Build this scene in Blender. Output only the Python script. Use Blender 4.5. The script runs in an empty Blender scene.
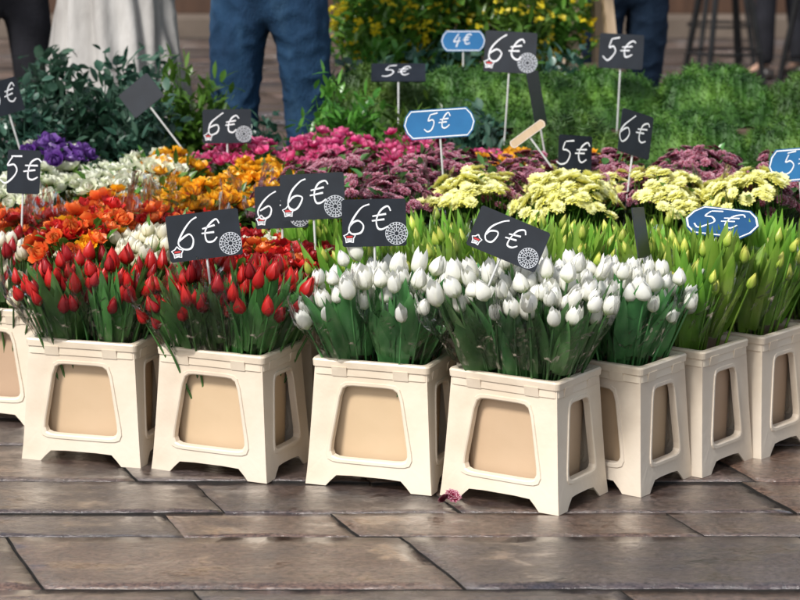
import bpy, math, random, bmesh
from mathutils import Vector, Matrix, Euler, noise as mnoise
R=random.Random(7)
C=bpy.context.scene.collection
sc=bpy.context.scene
sc.view_settings.view_transform='Standard'
sc.view_settings.look='None'
# ---------------------------------------------------------------- helpers
def mesh(name,v,f,mats,mi=None,smooth=False):
    m=bpy.data.meshes.new(name); m.from_pydata([tuple(p) for p in v],[],f)
    for x in (mats if isinstance(mats,(list,tuple)) else [mats]): m.materials.append(x)
    if mi: m.polygons.foreach_set('material_index',mi)
    if smooth: m.polygons.foreach_set('use_smooth',[True]*len(m.polygons))
    m.update(); return m
def ob(name,data,parent=None,loc=(0,0,0),rot=(0,0,0),scale=(1,1,1)):
    o=bpy.data.objects.new(name,data); C.objects.link(o)
    o.location=loc; o.rotation_euler=rot; o.scale=scale
    if parent: o.parent=parent
    return o
def top(o,label,cat,group=None,kind=None):
    o['label']=label; o['category']=cat
    if group:o['group']=group
    if kind:o['kind']=kind
    return o
def nt(name):
    m=bpy.data.materials.new(name); m.use_nodes=True
    n=m.node_tree; n.nodes.clear()
    return m,n.nodes,n.links
def ramp(N,pts):
    r=N.new('ShaderNodeValToRGB'); e=r.color_ramp.elements
    while len(e)<len(pts): e.new(0.5)
    for i,(p,c) in enumerate(pts):
        e[i].position=p; e[i].color=(*c,1) if len(c)==3 else c
    return r
def simple(name,cols,scale=8,rough=.5,rough2=None,bump=0,bscale=None,coord='Object',stretch=None,spec=.5,metal=0,coat=0,transl=0,rnd=.0,sss=0):
    m,N,L=nt(name)
    out=N.new('ShaderNodeOutputMaterial'); p=N.new('ShaderNodeBsdfPrincipled')
    tc=N.new('ShaderNodeTexCoord'); mp=N.new('ShaderNodeMapping')
    L.new(tc.outputs[coord],mp.inputs[0])
    if stretch: mp.inputs['Scale'].default_value=stretch
    no=N.new('ShaderNodeTexNoise'); no.inputs['Scale'].default_value=scale; no.inputs['Detail'].default_value=5
    L.new(mp.outputs[0],no.inputs['Vector'])
    k=len(cols); r=ramp(N,[(0.3+0.4*i/max(1,k-1),c) for i,c in enumerate(cols)])
    L.new(no.outputs[0],r.inputs[0]); col=r.outputs[0]
    if rnd:
        oi=N.new('ShaderNodeObjectInfo'); hs=N.new('ShaderNodeHueSaturation')
        mr=N.new('ShaderNodeMapRange'); mr.inputs[3].default_value=1-rnd; mr.inputs[4].default_value=1+rnd
        L.new(oi.outputs['Random'],mr.inputs[0]); L.new(mr.outputs[0],hs.inputs['Value'])
        mr2=N.new('ShaderNodeMapRange'); mr2.inputs[3].default_value=.5-rnd*.06; mr2.inputs[4].default_value=.5+rnd*.06
        L.new(oi.outputs['Random'],mr2.inputs[0]); L.new(mr2.outputs[0],hs.inputs['Hue'])
        L.new(col,hs.inputs['Color']); col=hs.outputs[0]
    L.new(col,p.inputs['Base Color'])
    p.inputs['Roughness'].default_value=rough; p.inputs['Metallic'].default_value=metal
    p.inputs['Specular IOR Level'].default_value=spec; p.inputs['Coat Weight'].default_value=coat
    if rough2 is not None:
        mr=N.new('ShaderNodeMapRange'); mr.inputs[3].default_value=rough; mr.inputs[4].default_value=rough2
        L.new(no.outputs[0],mr.inputs[0]); L.new(mr.outputs[0],p.inputs['Roughness'])
    if bump:
        b=N.new('ShaderNodeBump'); b.inputs['Strength'].default_value=bump; b.inputs['Distance'].default_value=.01
        n2=N.new('ShaderNodeTexNoise'); n2.inputs['Scale'].default_value=bscale or scale*4; n2.inputs['Detail'].default_value=4
        L.new(mp.outputs[0],n2.inputs['Vector']); L.new(n2.outputs[0],b.inputs['Height']); L.new(b.outputs[0],p.inputs['Normal'])
    if transl:
        t=N.new('ShaderNodeBsdfTranslucent'); L.new(col,t.inputs[0]); mx=N.new('ShaderNodeMixShader'); mx.inputs[0].default_value=transl
        L.new(p.outputs[0],mx.inputs[1]); L.new(t.outputs[0],mx.inputs[2]); L.new(mx.outputs[0],out.inputs[0])
    else: L.new(p.outputs[0],out.inputs[0])
    return m
def petalmat(name,base,mid,tip,transl=.3,rnd=.15):
    m,N,L=nt(name)
    out=N.new('ShaderNodeOutputMaterial'); p=N.new('ShaderNodeBsdfPrincipled')
    tc=N.new('ShaderNodeTexCoord'); s=N.new('ShaderNodeSeparateXYZ'); L.new(tc.outputs['Generated'],s.inputs[0])
    no=N.new('ShaderNodeTexNoise'); no.inputs['Scale'].default_value=6; L.new(tc.outputs['Generated'],no.inputs['Vector'])
    a=N.new('ShaderNodeMath'); a.operation='MULTIPLY_ADD'; a.inputs[1].default_value=.35; L.new(no.outputs[0],a.inputs[0]); L.new(s.outputs[2],a.inputs[2])
    r=ramp(N,[(.15,base),(.45,mid),(1.0,tip)]); L.new(a.outputs[0],r.inputs[0])
    oi=N.new('ShaderNodeObjectInfo'); hs=N.new('ShaderNodeHueSaturation')
    mr=N.new('ShaderNodeMapRange'); mr.inputs[3].default_value=1-rnd; mr.inputs[4].default_value=1+rnd
    L.new(oi.outputs['Random'],mr.inputs[0]); L.new(mr.outputs[0],hs.inputs['Value']); L.new(r.outputs[0],hs.inputs['Color'])
    L.new(hs.outputs[0],p.inputs['Base Color']); p.inputs['Roughness'].default_value=.36
    t=N.new('ShaderNodeBsdfTranslucent'); L.new(hs.outputs[0],t.inputs[0]); mx=N.new('ShaderNodeMixShader'); mx.inputs[0].default_value=transl
    L.new(p.outputs[0],mx.inputs[1]); L.new(t.outputs[0],mx.inputs[2]); L.new(mx.outputs[0],out.inputs[0])
    return m
# ---------------------------------------------------------------- materials
M_crate=simple('cream_plastic',[(.62,.51,.385),(.73,.625,.49),(.77,.675,.55)],scale=5,rough=.28,rough2=.46,bump=.08,bscale=60,rnd=.05)
M_bucket=simple('peach_plastic',[(.50,.345,.205),(.59,.42,.27),(.64,.47,.32)],scale=2.5,rough=.4,bump=.06,bscale=30,rnd=.14)
M_black=simple('chalkboard_black',[(.005,.007,.011),(.011,.015,.022)],scale=20,rough=.4)
M_blue=simple('sign_blue',[(.01,.11,.28),(.02,.16,.37)],scale=10,rough=.35)
M_navy=simple('sign_navy',[(.01,.06,.15),(.02,.09,.22)],scale=10,rough=.35)
M_chalk=simple('white_marker',[(.78,.79,.81),(.87,.87,.88)],scale=30,rough=.6)
M_grey=simple('pale_print',[(.50,.53,.57),(.64,.66,.69)],scale=30,rough=.6)
M_red=simple('red_print',[(.5,.03,.03),(.6,.04,.04)],scale=30,rough=.6)
M_stick=simple('pale_stick',[(.45,.45,.42),(.6,.6,.58)],scale=20,rough=.35)
M_pine=simple('pale_wood',[(.48,.34,.21),(.62,.46,.31)],scale=5,rough=.5,bump=.2,stretch=(4,4,.4))
leafkw=dict(scale=14,rough=.27,transl=.32,rnd=.30,stretch=(1,1,.3))
M_leafD=simple('tulip_leaf_deep',[(.045,.14,.035),(.10,.25,.06),(.20,.37,.12)],**leafkw)
M_leafG=simple('tulip_leaf_fresh',[(.050,.17,.05),(.11,.29,.09),(.22,.42,.16)],**leafkw)
M_leafL=simple('tulip_leaf_lime',[(.11,.28,.03),(.22,.42,.05),(.39,.57,.11)],**leafkw)
M_leafM=simple('leaf_mid',[(.045,.14,.02),(.09,.22,.03),(.19,.34,.06)],**leafkw)
M_leafS=simple('leaf_dark_shrub',[(.016,.054,.034),(.040,.105,.068),(.13,.23,.16)],**leafkw)
M_fir=simple('moss_green',[(.014,.052,.007),(.045,.120,.013),(.13,.25,.032)],scale=9,rough=.6,transl=.15,rnd=.2)
P_white=petalmat('petal_white',(.45,.56,.22),(.88,.87,.76),(.91,.90,.85),.3,.04)
P_red=petalmat('petal_red',(.16,.10,.02),(.50,.010,.010),(.70,.026,.02))
P_redd=petalmat('petal_dark_red',(.10,.02,.01),(.30,.006,.010),(.44,.015,.02))
P_lime=petalmat('petal_bud',(.20,.40,.04),(.40,.55,.07),(.76,.74,.16),.3,.2)
P_or=petalmat('petal_orange',(.66,.16,.01),(.88,.36,.01),(.94,.55,.03))
P_orr=petalmat('petal_orange_red',(.5,.05,.01),(.84,.10,.02),(.90,.27,.06))
P_pink=petalmat('petal_pink',(.38,.01,.08),(.72,.04,.21),(.82,.22,.40))
P_yel=petalmat('petal_pale_yellow',(.82,.78,.12),(.92,.89,.28),(.94,.93,.52),.3,.05)
P_yb=petalmat('petal_yellow',(.65,.45,.01),(.82,.65,.02),(.85,.75,.1))
P_bur=petalmat('petal_burgundy',(.06,.002,.010),(.17,.005,.028),(.28,.015,.06))
P_burt=petalmat('petal_burgundy_tip',(.26,.03,.09),(.44,.12,.20),(.68,.42,.48))
P_cr=petalmat('petal_cream',(.5,.55,.2),(.84,.78,.54),(.90,.87,.74))
P_gw=petalmat('petal_green_white',(.5,.62,.25),(.80,.83,.60),(.90,.90,.78))
P_pur=petalmat('petal_purple',(.03,.01,.08),(.09,.02,.20),(.22,.10,.40))
# clear crinkled film
M_cel,N,L=nt('cellophane')
o_=N.new('ShaderNodeOutputMaterial'); tr=N.new('ShaderNodeBsdfTransparent'); gl=N.new('ShaderNodeBsdfGlossy'); gl.inputs['Roughness'].default_value=.16
mx=N.new('ShaderNodeMixShader'); lw=N.new('ShaderNodeLayerWeight'); lw.inputs[0].default_value=.35
mr=N.new('ShaderNodeMapRange'); mr.inputs[1].default_value=.10; mr.inputs[2].default_value=.75; mr.inputs[3].default_value=.02; mr.inputs[4].default_value=.75
tc=N.new('ShaderNodeTexCoord'); wn=N.new('ShaderNodeTexNoise'); wn.inputs['Scale'].default_value=13; wn.inputs['Detail'].default_value=3; wn.inputs['Distortion'].default_value=.8
wm=N.new('ShaderNodeMapping'); wm.inputs['Scale'].default_value=(1,1,.4); wm.inputs['Rotation'].default_value=(.2,.25,0); L.new(tc.outputs['Object'],wm.inputs[0])
L.new(wm.outputs[0],wn.inputs['Vector']); bp=N.new('ShaderNodeBump'); bp.inputs['Strength'].default_value=1; bp.inputs['Distance'].default_value=.09
L.new(wn.outputs[0],bp.inputs['Height']); L.new(bp.outputs[0],gl.inputs['Normal']); L.new(bp.outputs[0],lw.inputs['Normal'])
L.new(lw.outputs['Fresnel'],mr.inputs[0]); L.new(mr.outputs[0],mx.inputs[0]); L.new(tr.outputs[0],mx.inputs[1]); L.new(gl.outputs[0],mx.inputs[2]); L.new(mx.outputs[0],o_.inputs[0])
def wetstone(name,use_tint=True):
    m,N,L=nt(name); out=N.new('ShaderNodeOutputMaterial'); p=N.new('ShaderNodeBsdfPrincipled')
    tc=N.new('ShaderNodeTexCoord')
    def nz(scale,det,ro,mp=None):
        n=N.new('ShaderNodeTexNoise'); n.inputs['Scale'].default_value=scale; n.inputs['Detail'].default_value=det; n.inputs['Roughness'].default_value=ro
        if mp:
            q=N.new('ShaderNodeMapping'); q.inputs['Scale'].default_value=mp[0]; q.inputs['Location'].default_value=mp[1]; L.new(tc.outputs['Object'],q.inputs[0]); L.new(q.outputs[0],n.inputs['Vector'])
        else: L.new(tc.outputs['Object'],n.inputs['Vector'])
        return n
    n1=nz(4.5,8,.7); n2=nz(70,6,.8)
    r1=ramp(N,[(.32,(.048,.043,.048)),(.5,(.100,.072,.058)),(.68,(.130,.104,.094))]); L.new(n1.outputs[0],r1.inputs[0])
    r2=ramp(N,[(.36,(.32,.32,.35)),(.64,(1.7,1.6,1.55))]); L.new(n2.outputs[0],r2.inputs[0])
    mm=N.new('ShaderNodeMix'); mm.data_type='RGBA'; mm.blend_type='MULTIPLY'; mm.inputs[0].default_value=1
    L.new(r1.outputs[0],mm.inputs[6]); L.new(r2.outputs[0],mm.inputs[7]); col=mm.outputs[2]
    if use_tint:
        at=N.new('ShaderNodeAttribute'); at.attribute_name='tint'
        rt=ramp(N,[(0,(.62,.66,.78)),(.5,(.95,.90,.88)),(1,(1.35,1.15,1.0))]); L.new(at.outputs['Fac'],rt.inputs[0])
        m2=N.new('ShaderNodeMix'); m2.data_type='RGBA'; m2.blend_type='MULTIPLY'; m2.inputs[0].default_value=1
        L.new(col,m2.inputs[6]); L.new(rt.outputs[0],m2.inputs[7]); col=m2.outputs[2]
    L.new(col,p.inputs['Base Color'])
    n3=nz(6,6,.65,((.9,1.3,1),(3,1,0)))
    rr=N.new('ShaderNodeMapRange'); rr.inputs[1].default_value=.44; rr.inputs[2].default_value=.64; rr.inputs[3].default_value=.06; rr.inputs[4].default_value=.30; L.new(n3.outputs[0],rr.inputs[0]); L.new(rr.outputs[0],p.inputs['Roughness'])
    bs=N.new('ShaderNodeMapRange'); bs.inputs[1].default_value=.40; bs.inputs[2].default_value=.62; bs.inputs[3].default_value=.12; bs.inputs[4].default_value=.8; L.new(n3.outputs[0],bs.inputs[0])
    n4=nz(48,8,.75); n5=nz(14,4,.6)
    b0=N.new('ShaderNodeBump'); b0.inputs['Distance'].default_value=.016; b0.inputs['Strength'].default_value=.26; L.new(n5.outputs[0],b0.inputs['Height'])
    b=N.new('ShaderNodeBump'); b.inputs['Distance'].default_value=.010; L.new(bs.outputs[0],b.inputs['Strength']); L.new(n4.outputs[0],b.inputs['Height']); L.new(b0.outputs[0],b.inputs['Normal'])
    p.inputs['Specular IOR Level'].default_value=.8; p.inputs['Coat Weight'].default_value=.85; p.inputs['Coat Roughness'].default_value=.08; p.inputs['Coat IOR'].default_value=1.5
    L.new(b.outputs[0],p.inputs['Normal']); L.new(b.outputs[0],p.inputs['Coat Normal'])
    L.new(p.outputs[0],out.inputs[0]); return m
M_stone=wetstone('wet_stone'); M_ground=wetstone('wet_ground',False)
M_joint=simple('joint_dirt',[(.012,.011,.010),(.03,.026,.022)],scale=20,rough=.5,rough2=.9)
# ---------------------------------------------------------------- ground + paving
g=ob('ground',mesh('ground',[(-150,-30,-.02),(150,-30,-.02),(150,260,-.02),(-150,260,-.02)],[(0,1,2,3)],M_ground))
top(g,'wet brown stone ground stretching away','ground',kind='structure')
v=[];f=[];mi=[];ti=[]
v+=[(-6,1.5,-.008),(6,1.5,-.008),(6,24,-.008),(-6,24,-.008)]; f.append((0,1,2,3)); mi.append(1); ti.append(.5)
ys=[4.925]
for w in (.36,.30,.27,.33,.3,.35,.28,.33,.3,.3): ys.insert(0,ys[0]-w)
ys.append(5.105); ys.append(5.36)
while ys[-1]<24: ys.append(ys[-1]+R.choice([.2,.27,.33,.36]))
RG=random.Random(21)
def shx(x,y): return x-.36*(y-4.9)
sx={4.565:[-.83,.01,.86],4.925:[-.45,-.08,.66]}
for i in range(len(ys)-1):
    y0,y1=ys[i],ys[i+1]; x=-9+RG.random()
    xs=[]
    while x<9: xs.append(x); x+=RG.uniform(.5,.95)
    for k,l in sx.items():
        if abs(k-y0)<.01:
            xs=[q for q in xs if q<l[0]-.5 or q>l[-1]+.5]+l; xs.sort()
    for a,b in zip(xs[:-1],xs[1:]):
        gp=.0030; dz=RG.uniform(-.0012,.0012)
        q=[(a+gp,y0+gp),(b-gp,y0+gp),(b-gp,y1-gp),(a+gp,y1-gp)]
        q=[(shx(p[0],p[1])+RG.uniform(-.003,.003),p[1]+RG.uniform(-.003,.003)) for p in q]
        if max(p[0] for p in q)>6 or min(p[0] for p in q)<-6: continue
        t=RG.random(); near=y0<7 and abs((a+b)/2)<3.5
        nx,ny=(18,7) if near else (1,1)
        n=len(v)
        for j in range(ny+1):
            for k in range(nx+1):
                s_,t_=k/nx,j/ny
                P=Vector(q[0]).lerp(Vector(q[1]),s_).lerp(Vector(q[3]).lerp(Vector(q[2]),s_),t_)
                edge=(k in(0,nx) or j in(0,ny)); jx=jy=0
                if near and edge: jx=.003*mnoise.noise(Vector((P.x*26,P.y*26,1))); jy=.003*mnoise.noise(Vector((P.x*26,P.y*26,7)))
                z=dz+.0022*mnoise.noise(Vector((P.x*5,P.y*5,3)))+.0008*mnoise.noise(Vector((P.x*19,P.y*19,9)))-(.0010 if edge else 0)
                v.append((P.x+jx,P.y+jy,z))
        for j in range(ny):
            for k in range(nx):
                c=n+j*(nx+1)+k; f.append((c,c+1,c+nx+2,c+nx+1)); mi.append(0); ti.append(t)
        ring=[n+k for k in range(nx+1)]+[n+j*(nx+1)+nx for j in range(1,ny+1)]+[n+ny*(nx+1)+k for k in range(nx-1,-1,-1)]+[n+j*(nx+1) for j in range(ny-1,0,-1)]
        m0=len(v)
        for r_ in ring: v.append((v[r_][0],v[r_][1],-.014))
        for k in range(len(ring)):
            k2=(k+1)%len(ring); f.append((m0+k,m0+k2,ring[k2],ring[k])); mi.append(1); ti.append(t)
pm=mesh('pavement',v,f,[M_stone,M_joint],mi,smooth=False); at=pm.attributes.new('tint','FLOAT','FACE'); at.data.foreach_set('value',ti)
pm.polygons.foreach_set('use_smooth',[p.normal.z>.8 for p in pm.polygons])
top(ob('pavement',pm),'wet brown stone slab pavement with dark joints','pavement',kind='structure')
# ---------------------------------------------------------------- crate
HW,HD,H=.154,.115,.293
T=.019
def rrect(hw,hd,r,z,n=4):
    out=[]
    for cx,cy,a0 in ((hw-r,hd-r,0),(-hw+r,hd-r,90),(-hw+r,-hd+r,180),(hw-r,-hd+r,270)):
        for k in range(n+1):
            a=math.radians(a0+90*k/n); out.append((cx+r*math.cos(a),cy+r*math.sin(a),z))
    return out
def loft(loops,cap0=False,cap1=False):
    v=[];f=[];n=len(loops[0])
    for l in loops: v+=l
    for i in range(len(loops)-1):
        for k in range(n):
            k2=(k+1)%n; f.append((i*n+k,i*n+k2,(i+1)*n+k2,(i+1)*n+k))
    if cap0: f.append(tuple(reversed(range(n))))
    if cap1: f.append(tuple((len(loops)-1)*n+k for k in range(n)))
    return v,f
def collar_mesh():
    v=[];f=[]
    def inset(z): return T*(z/H)**.8
    for side in range(4):
        hw,hd=(HW,HD) if side%2==0 else (HD,HW)
        wa=.089 if side%2==0 else .059; zc=.151; zb=.085
        ft=.050 if side%2==0 else .040
        P=[(-hw,0)]+[(-hw,z) for z in (.03,.055,.07,.10,.15,.2,.225,.25)]+[(-hw,H)]
        P+=[(hw*u,H) for u in (-.8,-.6,-.4,-.2,0,.2,.4,.6,.8)]+[(hw,H)]+[(hw,z) for z in (.25,.225,.2,.15,.10,.07,.055,.03)]+[(hw,0)]
        P+=[(hw-ft*.5,0),(hw-ft,.0),(hw-ft-.010,.012),(hw-ft-.024,.026),((hw-ft-.024)*.5,.028),(0,.028),(-(hw-ft-.024)*.5,.028),(-hw+ft+.024,.026),(-hw+ft+.010,.012),(-hw+ft,.0),(-hw+ft*.5,0)]
        rot=Matrix.Rotation(side*math.pi/2,3,'Z'); base=len(v)
        n=len(P)
        def put(u,z,off):
            i=inset(max(0,z)); return rot@Vector((u*(hw-i)/hw,-(hd-i)-off,z))
        for ring,(s,off) in enumerate([(None,0),(1.12,.0),(1.105,.0028),(1.03,.0028),(1.0,.0008),(.985,-.014)]):
            for (u,z) in P:
                if s is None: v.append(put(u,z,0)); continue
                a=math.atan2((z-zc)/zb,u/wa); e=9
                r=(abs(math.cos(a))**e+abs(math.sin(a))**e)**(-1/e)*s
                yy=r*math.sin(a); uu=r*math.cos(a)*wa*(1-.14*yy)
                v.append(put(uu,zc+yy*zb,off))
        for q in range(5):
            for k in range(n):
                k2=(k+1)%n; f.append((base+q*n+k,base+q*n+k2,base+(q+1)*n+k2,base+(q+1)*n+k))
    return v,f
v,f=collar_mesh(); me_col=mesh('collar',v,f,M_crate)
bm=bmesh.new(); bm.from_mesh(me_col); bmesh.ops.remove_doubles(bm,verts=bm.verts,dist=.0004); bmesh.ops.recalc_face_normals(bm,faces=bm.faces); bm.to_mesh(me_col); bm.free()
def rl(o,z,r=.012): return rrect(HW-T+o,HD-T+o,r,z)
v,f=loft([rl(.0015,H-.036),rl(.0045,H-.034),rl(.0035,H-.018),rl(.0065,H-.016),rl(.0075,H-.002),rl(.005,H+.002),rl(-.007,H+.002),rl(-.010,H-.006),rl(-.010,H-.012)])
for side in range(4):
    hw,hd=(HW-T,HD-T) if side%2==0 else (HD-T,HW-T); rot=Matrix.Rotation(side*math.pi/2,3,'Z')
    for u0 in (-.55,.55):
        b=len(v); x0,x1=u0*hw-.018,u0*hw+.018; y0=-hd-.0085
        for (x,y,z) in ((x0,y0+.004,H-.036),(x1,y0+.004,H-.036),(x1,y0,H-.014),(x0,y0,H-.014),(x0,y0+.009,H-.036),(x1,y0+.009,H-.036),(x1,y0+.009,H-.014),(x0,y0+.009,H-.014)): v.append(tuple(rot@Vector((x,y,z))))
        f+=[(b,b+1,b+2,b+3),(b+3,b+2,b+6,b+7),(b,b+3,b+7,b+4),(b+1,b+5,b+6,b+2),(b,b+4,b+5,b+1)]
me_rim=mesh('rim',v,f,M_crate)
v,f=loft([rl(-.0095,H-.008,.012),rrect(HW-.038,HD-.038,.02,H-.04),rrect(HW-.044,HD-.042,.02,.03)],cap1=True)
me_buc=mesh('bucket',v,f,M_bucket,smooth=False)
def crate(x,y,rz,z=0):
    e=ob('flower_crate',None,None,(x,y,z),(0,0,math.radians(rz))); e.empty_display_size=.1
    c=ob('collar',me_col,e)
    s=c.modifiers.new('thick','SOLIDIFY'); s.thickness=.004; s.offset=-1
    b=c.modifiers.new('bev','BEVEL'); b.width=.001; b.segments=2; b.limit_method='ANGLE'
    ob('rim',me_rim,e); ob('bucket',me_buc,e)
    top(e,'cream plastic flower crate with window cut-outs standing on wet paving','crate','cream plastic flower crates')
    return e
# ---------------------------------------------------------------- blossoms
def lerp(tab,t):
    for (a,b),(c,d) in zip(tab[:-1],tab[1:]):
        if t<=c: return b+(d-b)*(t-a)/(c-a)
    return tab[-1][1]
def cup(name,Lh,rad,mat,layers,seed=0,na=4,nt_=6,ruff=0.):
    r_=random.Random(seed); v=[];f=[]
    for (cnt,rs,hs,tab,wid,ph) in layers:
        for i in range(cnt):
            phi=2*math.pi*(i+ph)/cnt+r_.uniform(-.1,.1); hh=hs*r_.uniform(.90,1.08); o=r_.uniform(.90,1.10)
            b=len(v)
            for j in range(nt_+1):
                t=j/nt_; rr=lerp(tab,t)*rad*rs*o
                w=wid*lerp([(0,.45),(.3,.95),(.55,1),(.8,.72),(.93,.38),(1,.06)],t)
                for k in range(na+1):
                    u=-1+2*k/na; a=phi+u*w; r2=rr*(1+.07*abs(u))*(1+ruff*r_.uniform(-1,1)*t)
                    v.append((r2*math.cos(a),r2*math.sin(a),Lh*hh*(t-.05*abs(u)*t)))
            for j in range(nt_):
                for k in range(na):
                    q=b+j*(na+1)+k; f.append((q,q+1,q+na+2,q+na+1))
    return mesh(name,v,f,mat,smooth=True)
closed=[(0,.15),(.12,.72),(.32,1),(.58,.90),(.82,.55),(1,.14)]
point=[(0,.15),(.12,.75),(.28,1),(.5,.87),(.75,.50),(1,.08)]
semi=[(0,.15),(.12,.72),(.35,1),(.6,1.0),(.85,.82),(1,.62)]
opn=[(0,.15),(.2,.8),(.5,1.15),(.8,1.4),(1,1.5)]
def tulips(tag,mat,L0,r0,tabs):
    return [cup('blossom_'+tag,L0*(1+.08*(i%3-1)),r0,mat,[(3,1.0,1,t,1.05,0),(3,.88,.98,t,1.02,.5)],seed=i) for i,t in enumerate(tabs)]
B_white=tulips('white_tulip',P_white,.046,.0150,[closed,semi,semi,closed,semi])
B_red=tulips('red_tulip',P_red,.050,.0130,[point,closed,point])
B_redd=tulips('dark_red_tulip',P_redd,.050,.0130,[point,closed,point])
B_lime=tulips('tulip_bud',P_lime,.040,.0088,[point,closed])
B_cream=tulips('cream_tulip',P_cr,.040,.0145,[closed,semi])
inn=[(0,.2),(.3,.9),(.6,1),(1,.5)]
def ball(tag,mat,L0,r0,ruff=.08):
    return [cup('blossom_'+tag,L0,r0,mat,[(6,1.15,.8,opn,.62,0),(6,.95,.95,semi,.62,.5),(5,.7,1.05,inn,.7,.2),(4,.4,1.1,inn,.8,.1)],seed=s,na=3,nt_=4,ruff=ruff) for s in (1,2,3)]
B_orange=ball('ranunculus',P_or,.022,.0130)
B_orr=ball('orange_red',P_orr,.025,.0140,.15)
B_pink=ball('pink',P_pink,.022,.0130,.18)
B_pur=ball('purple',P_pur,.026,.016,.12)
B_crm=ball('cream',P_gw,.024,.014,.12)
B_redball=ball('red_ball',P_red,.025,.014,.12)
B_reddball=ball('dark_red_ball',P_redd,.025,.014,.12)
def mum(name,mats,rad,seed,flat=1.):
    r_=random.Random(seed); v=[];f=[];mi=[]
    for n,l,el in [(17,1.0,.05),(16,.93,.28),(13,.78,.55),(10,.58,.85),(7,.38,1.15)]:
        for i in range(n):
            a=2*math.pi*(i+r_.random()*.6)/n; e=(el+r_.uniform(-.1,.12))*flat; LL=rad*l*r_.uniform(.88,1.08)
            d=Vector((math.cos(a)*math.cos(e),math.sin(a)*math.cos(e),math.sin(e))); s=Vector((-math.sin(a),math.cos(a),0)); w=rad*.15
            b=len(v)
            for t,ww,dz in ((.1,.5,0),(.55,1,.04),(.82,.9,.03),(1,.25,.0)):
                c=d*LL*t+Vector((0,0,rad*dz)); v.append(c-s*w*ww); v.append(c+s*w*ww)
            for k in range(3): f.append((b+2*k,b+2*k+1,b+2*k+3,b+2*k+2)); mi.append(1 if k==2 and len(mats)>1 else 0)
    return mesh(name,v,f,mats,mi)
B_bur=[mum('blossom_burgundy',[P_bur,P_burt],.018,s,.7) for s in (1,2)]
B_yel=[mum('blossom_pale_yellow',[P_yel],.022,s) for s in (3,4)]
# ---------------------------------------------------------------- bunch generator
def tube(v,f,pts,r0,r1,n=4):
    b=len(v); m=len(pts)
    for i,p in enumerate(pts):
        d=(pts[min(i+1,m-1)]-pts[max(i-1,0)]).normalized(); s=d.orthogonal().normalized(); t=d.cross(s); r=r0+(r1-r0)*i/(m-1)
        for k in range(n):
            a=2*math.pi*k/n; v.append(p+s*r*math.cos(a)+t*r*math.sin(a))
    for i in range(m-1):
        for k in range(n):
            k2=(k+1)%n; f.append((b+i*n+k,b+i*n+k2,b+(i+1)*n+k2,b+(i+1)*n+k))
def leaf(v,f,p,d,L,w,up,curl,r_,segs=6,fold=.35,base=.08,minz=-9):
    b=len(v); d=d.normalized(); side=d.cross(Vector((0,0,1)))
    if side.length<.05: side=Vector((1,0,0))
    side.normalize(); side=(Matrix.Rotation(r_.uniform(-.7,.7),3,d)@side)
    c=p.copy(); tw=r_.uniform(-.14,.14)
    for i in range(segs+1):
        t=i/segs; ww=w*(math.sin(math.pi*min(1,t*(1-base)+base))**.75)*(1 if t<.98 else .05)
        nrm=side.cross(d).normalized()
        v.append(c-side*ww+nrm*ww*fold); v.append(c.copy()); v.append(c+side*ww+nrm*ww*fold)
        c=c+d*(L/segs); d=(d+Vector((0,0,curl/segs))+Vector((d.x,d.y,0))*abs(curl)*.3/segs).normalized()
        if d.z<minz: d.z=minz; d.normalize()
        side=(Matrix.Rotation(tw,3,d)@side).normalized()
    for i in range(segs):
        q=b+3*i; f.append((q,q+1,q+4,q+3)); f.append((q+1,q+2,q+5,q+4))
def tulip_bunch_mesh(seed,n,Rt,Ht,mat,nl,lw=.013,hv=.05,low=.5,lt=1.0,curl=-.30):
    r_=random.Random(seed); v=[];f=[];bl=[]
    for i in range(n):
        rr=Rt*math.sqrt((i+.5)/n); a=i*2.4+seed
        x,y=rr*math.cos(a)+r_.uniform(-.010,.010),rr*math.sin(a)+r_.uniform(-.010,.010)
        h=Ht-hv*r_.random()-low*.10*(rr/Rt)**2
        p0=Vector((x*.3,y*.3,.02)); p3=Vector((x,y,h)); p1=Vector((x*.4,y*.4,h*.4)); p2=Vector((x*.72,y*.72,h*.75))
        tube(v,f,[p0,p1,p2,p3],.0032,.0026)
        d=(p3-p2).normalized()+Vector((r_.uniform(-.3,.3),r_.uniform(-.3,.3),.25)); bl.append((p3,d.normalized(),r_.uniform(.80,1.15)))
    for i in range(nl):
        a=i*2.4+r_.uniform(-.5,.5); outer=r_.random()**.35; rr=Rt*.45*outer
        z=r_.uniform(.52,.64)*Ht
        p=Vector((rr*math.cos(a),rr*math.sin(a),z)); sp=.08+.42*outer*r_.random()
        d=Vector((math.cos(a)*sp,math.sin(a)*sp,1)); Ll=min((Ht*lt-z)*r_.uniform(.6,1.12)+.02,.26)
        leaf(v,f,p,d,Ll,lw*r_.uniform(.7,1.2),0,r_.uniform(curl,.15),r_,base=.25,minz=.5)
    return mesh('stems_and_leaves',v,f,mat,smooth=True),bl
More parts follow.
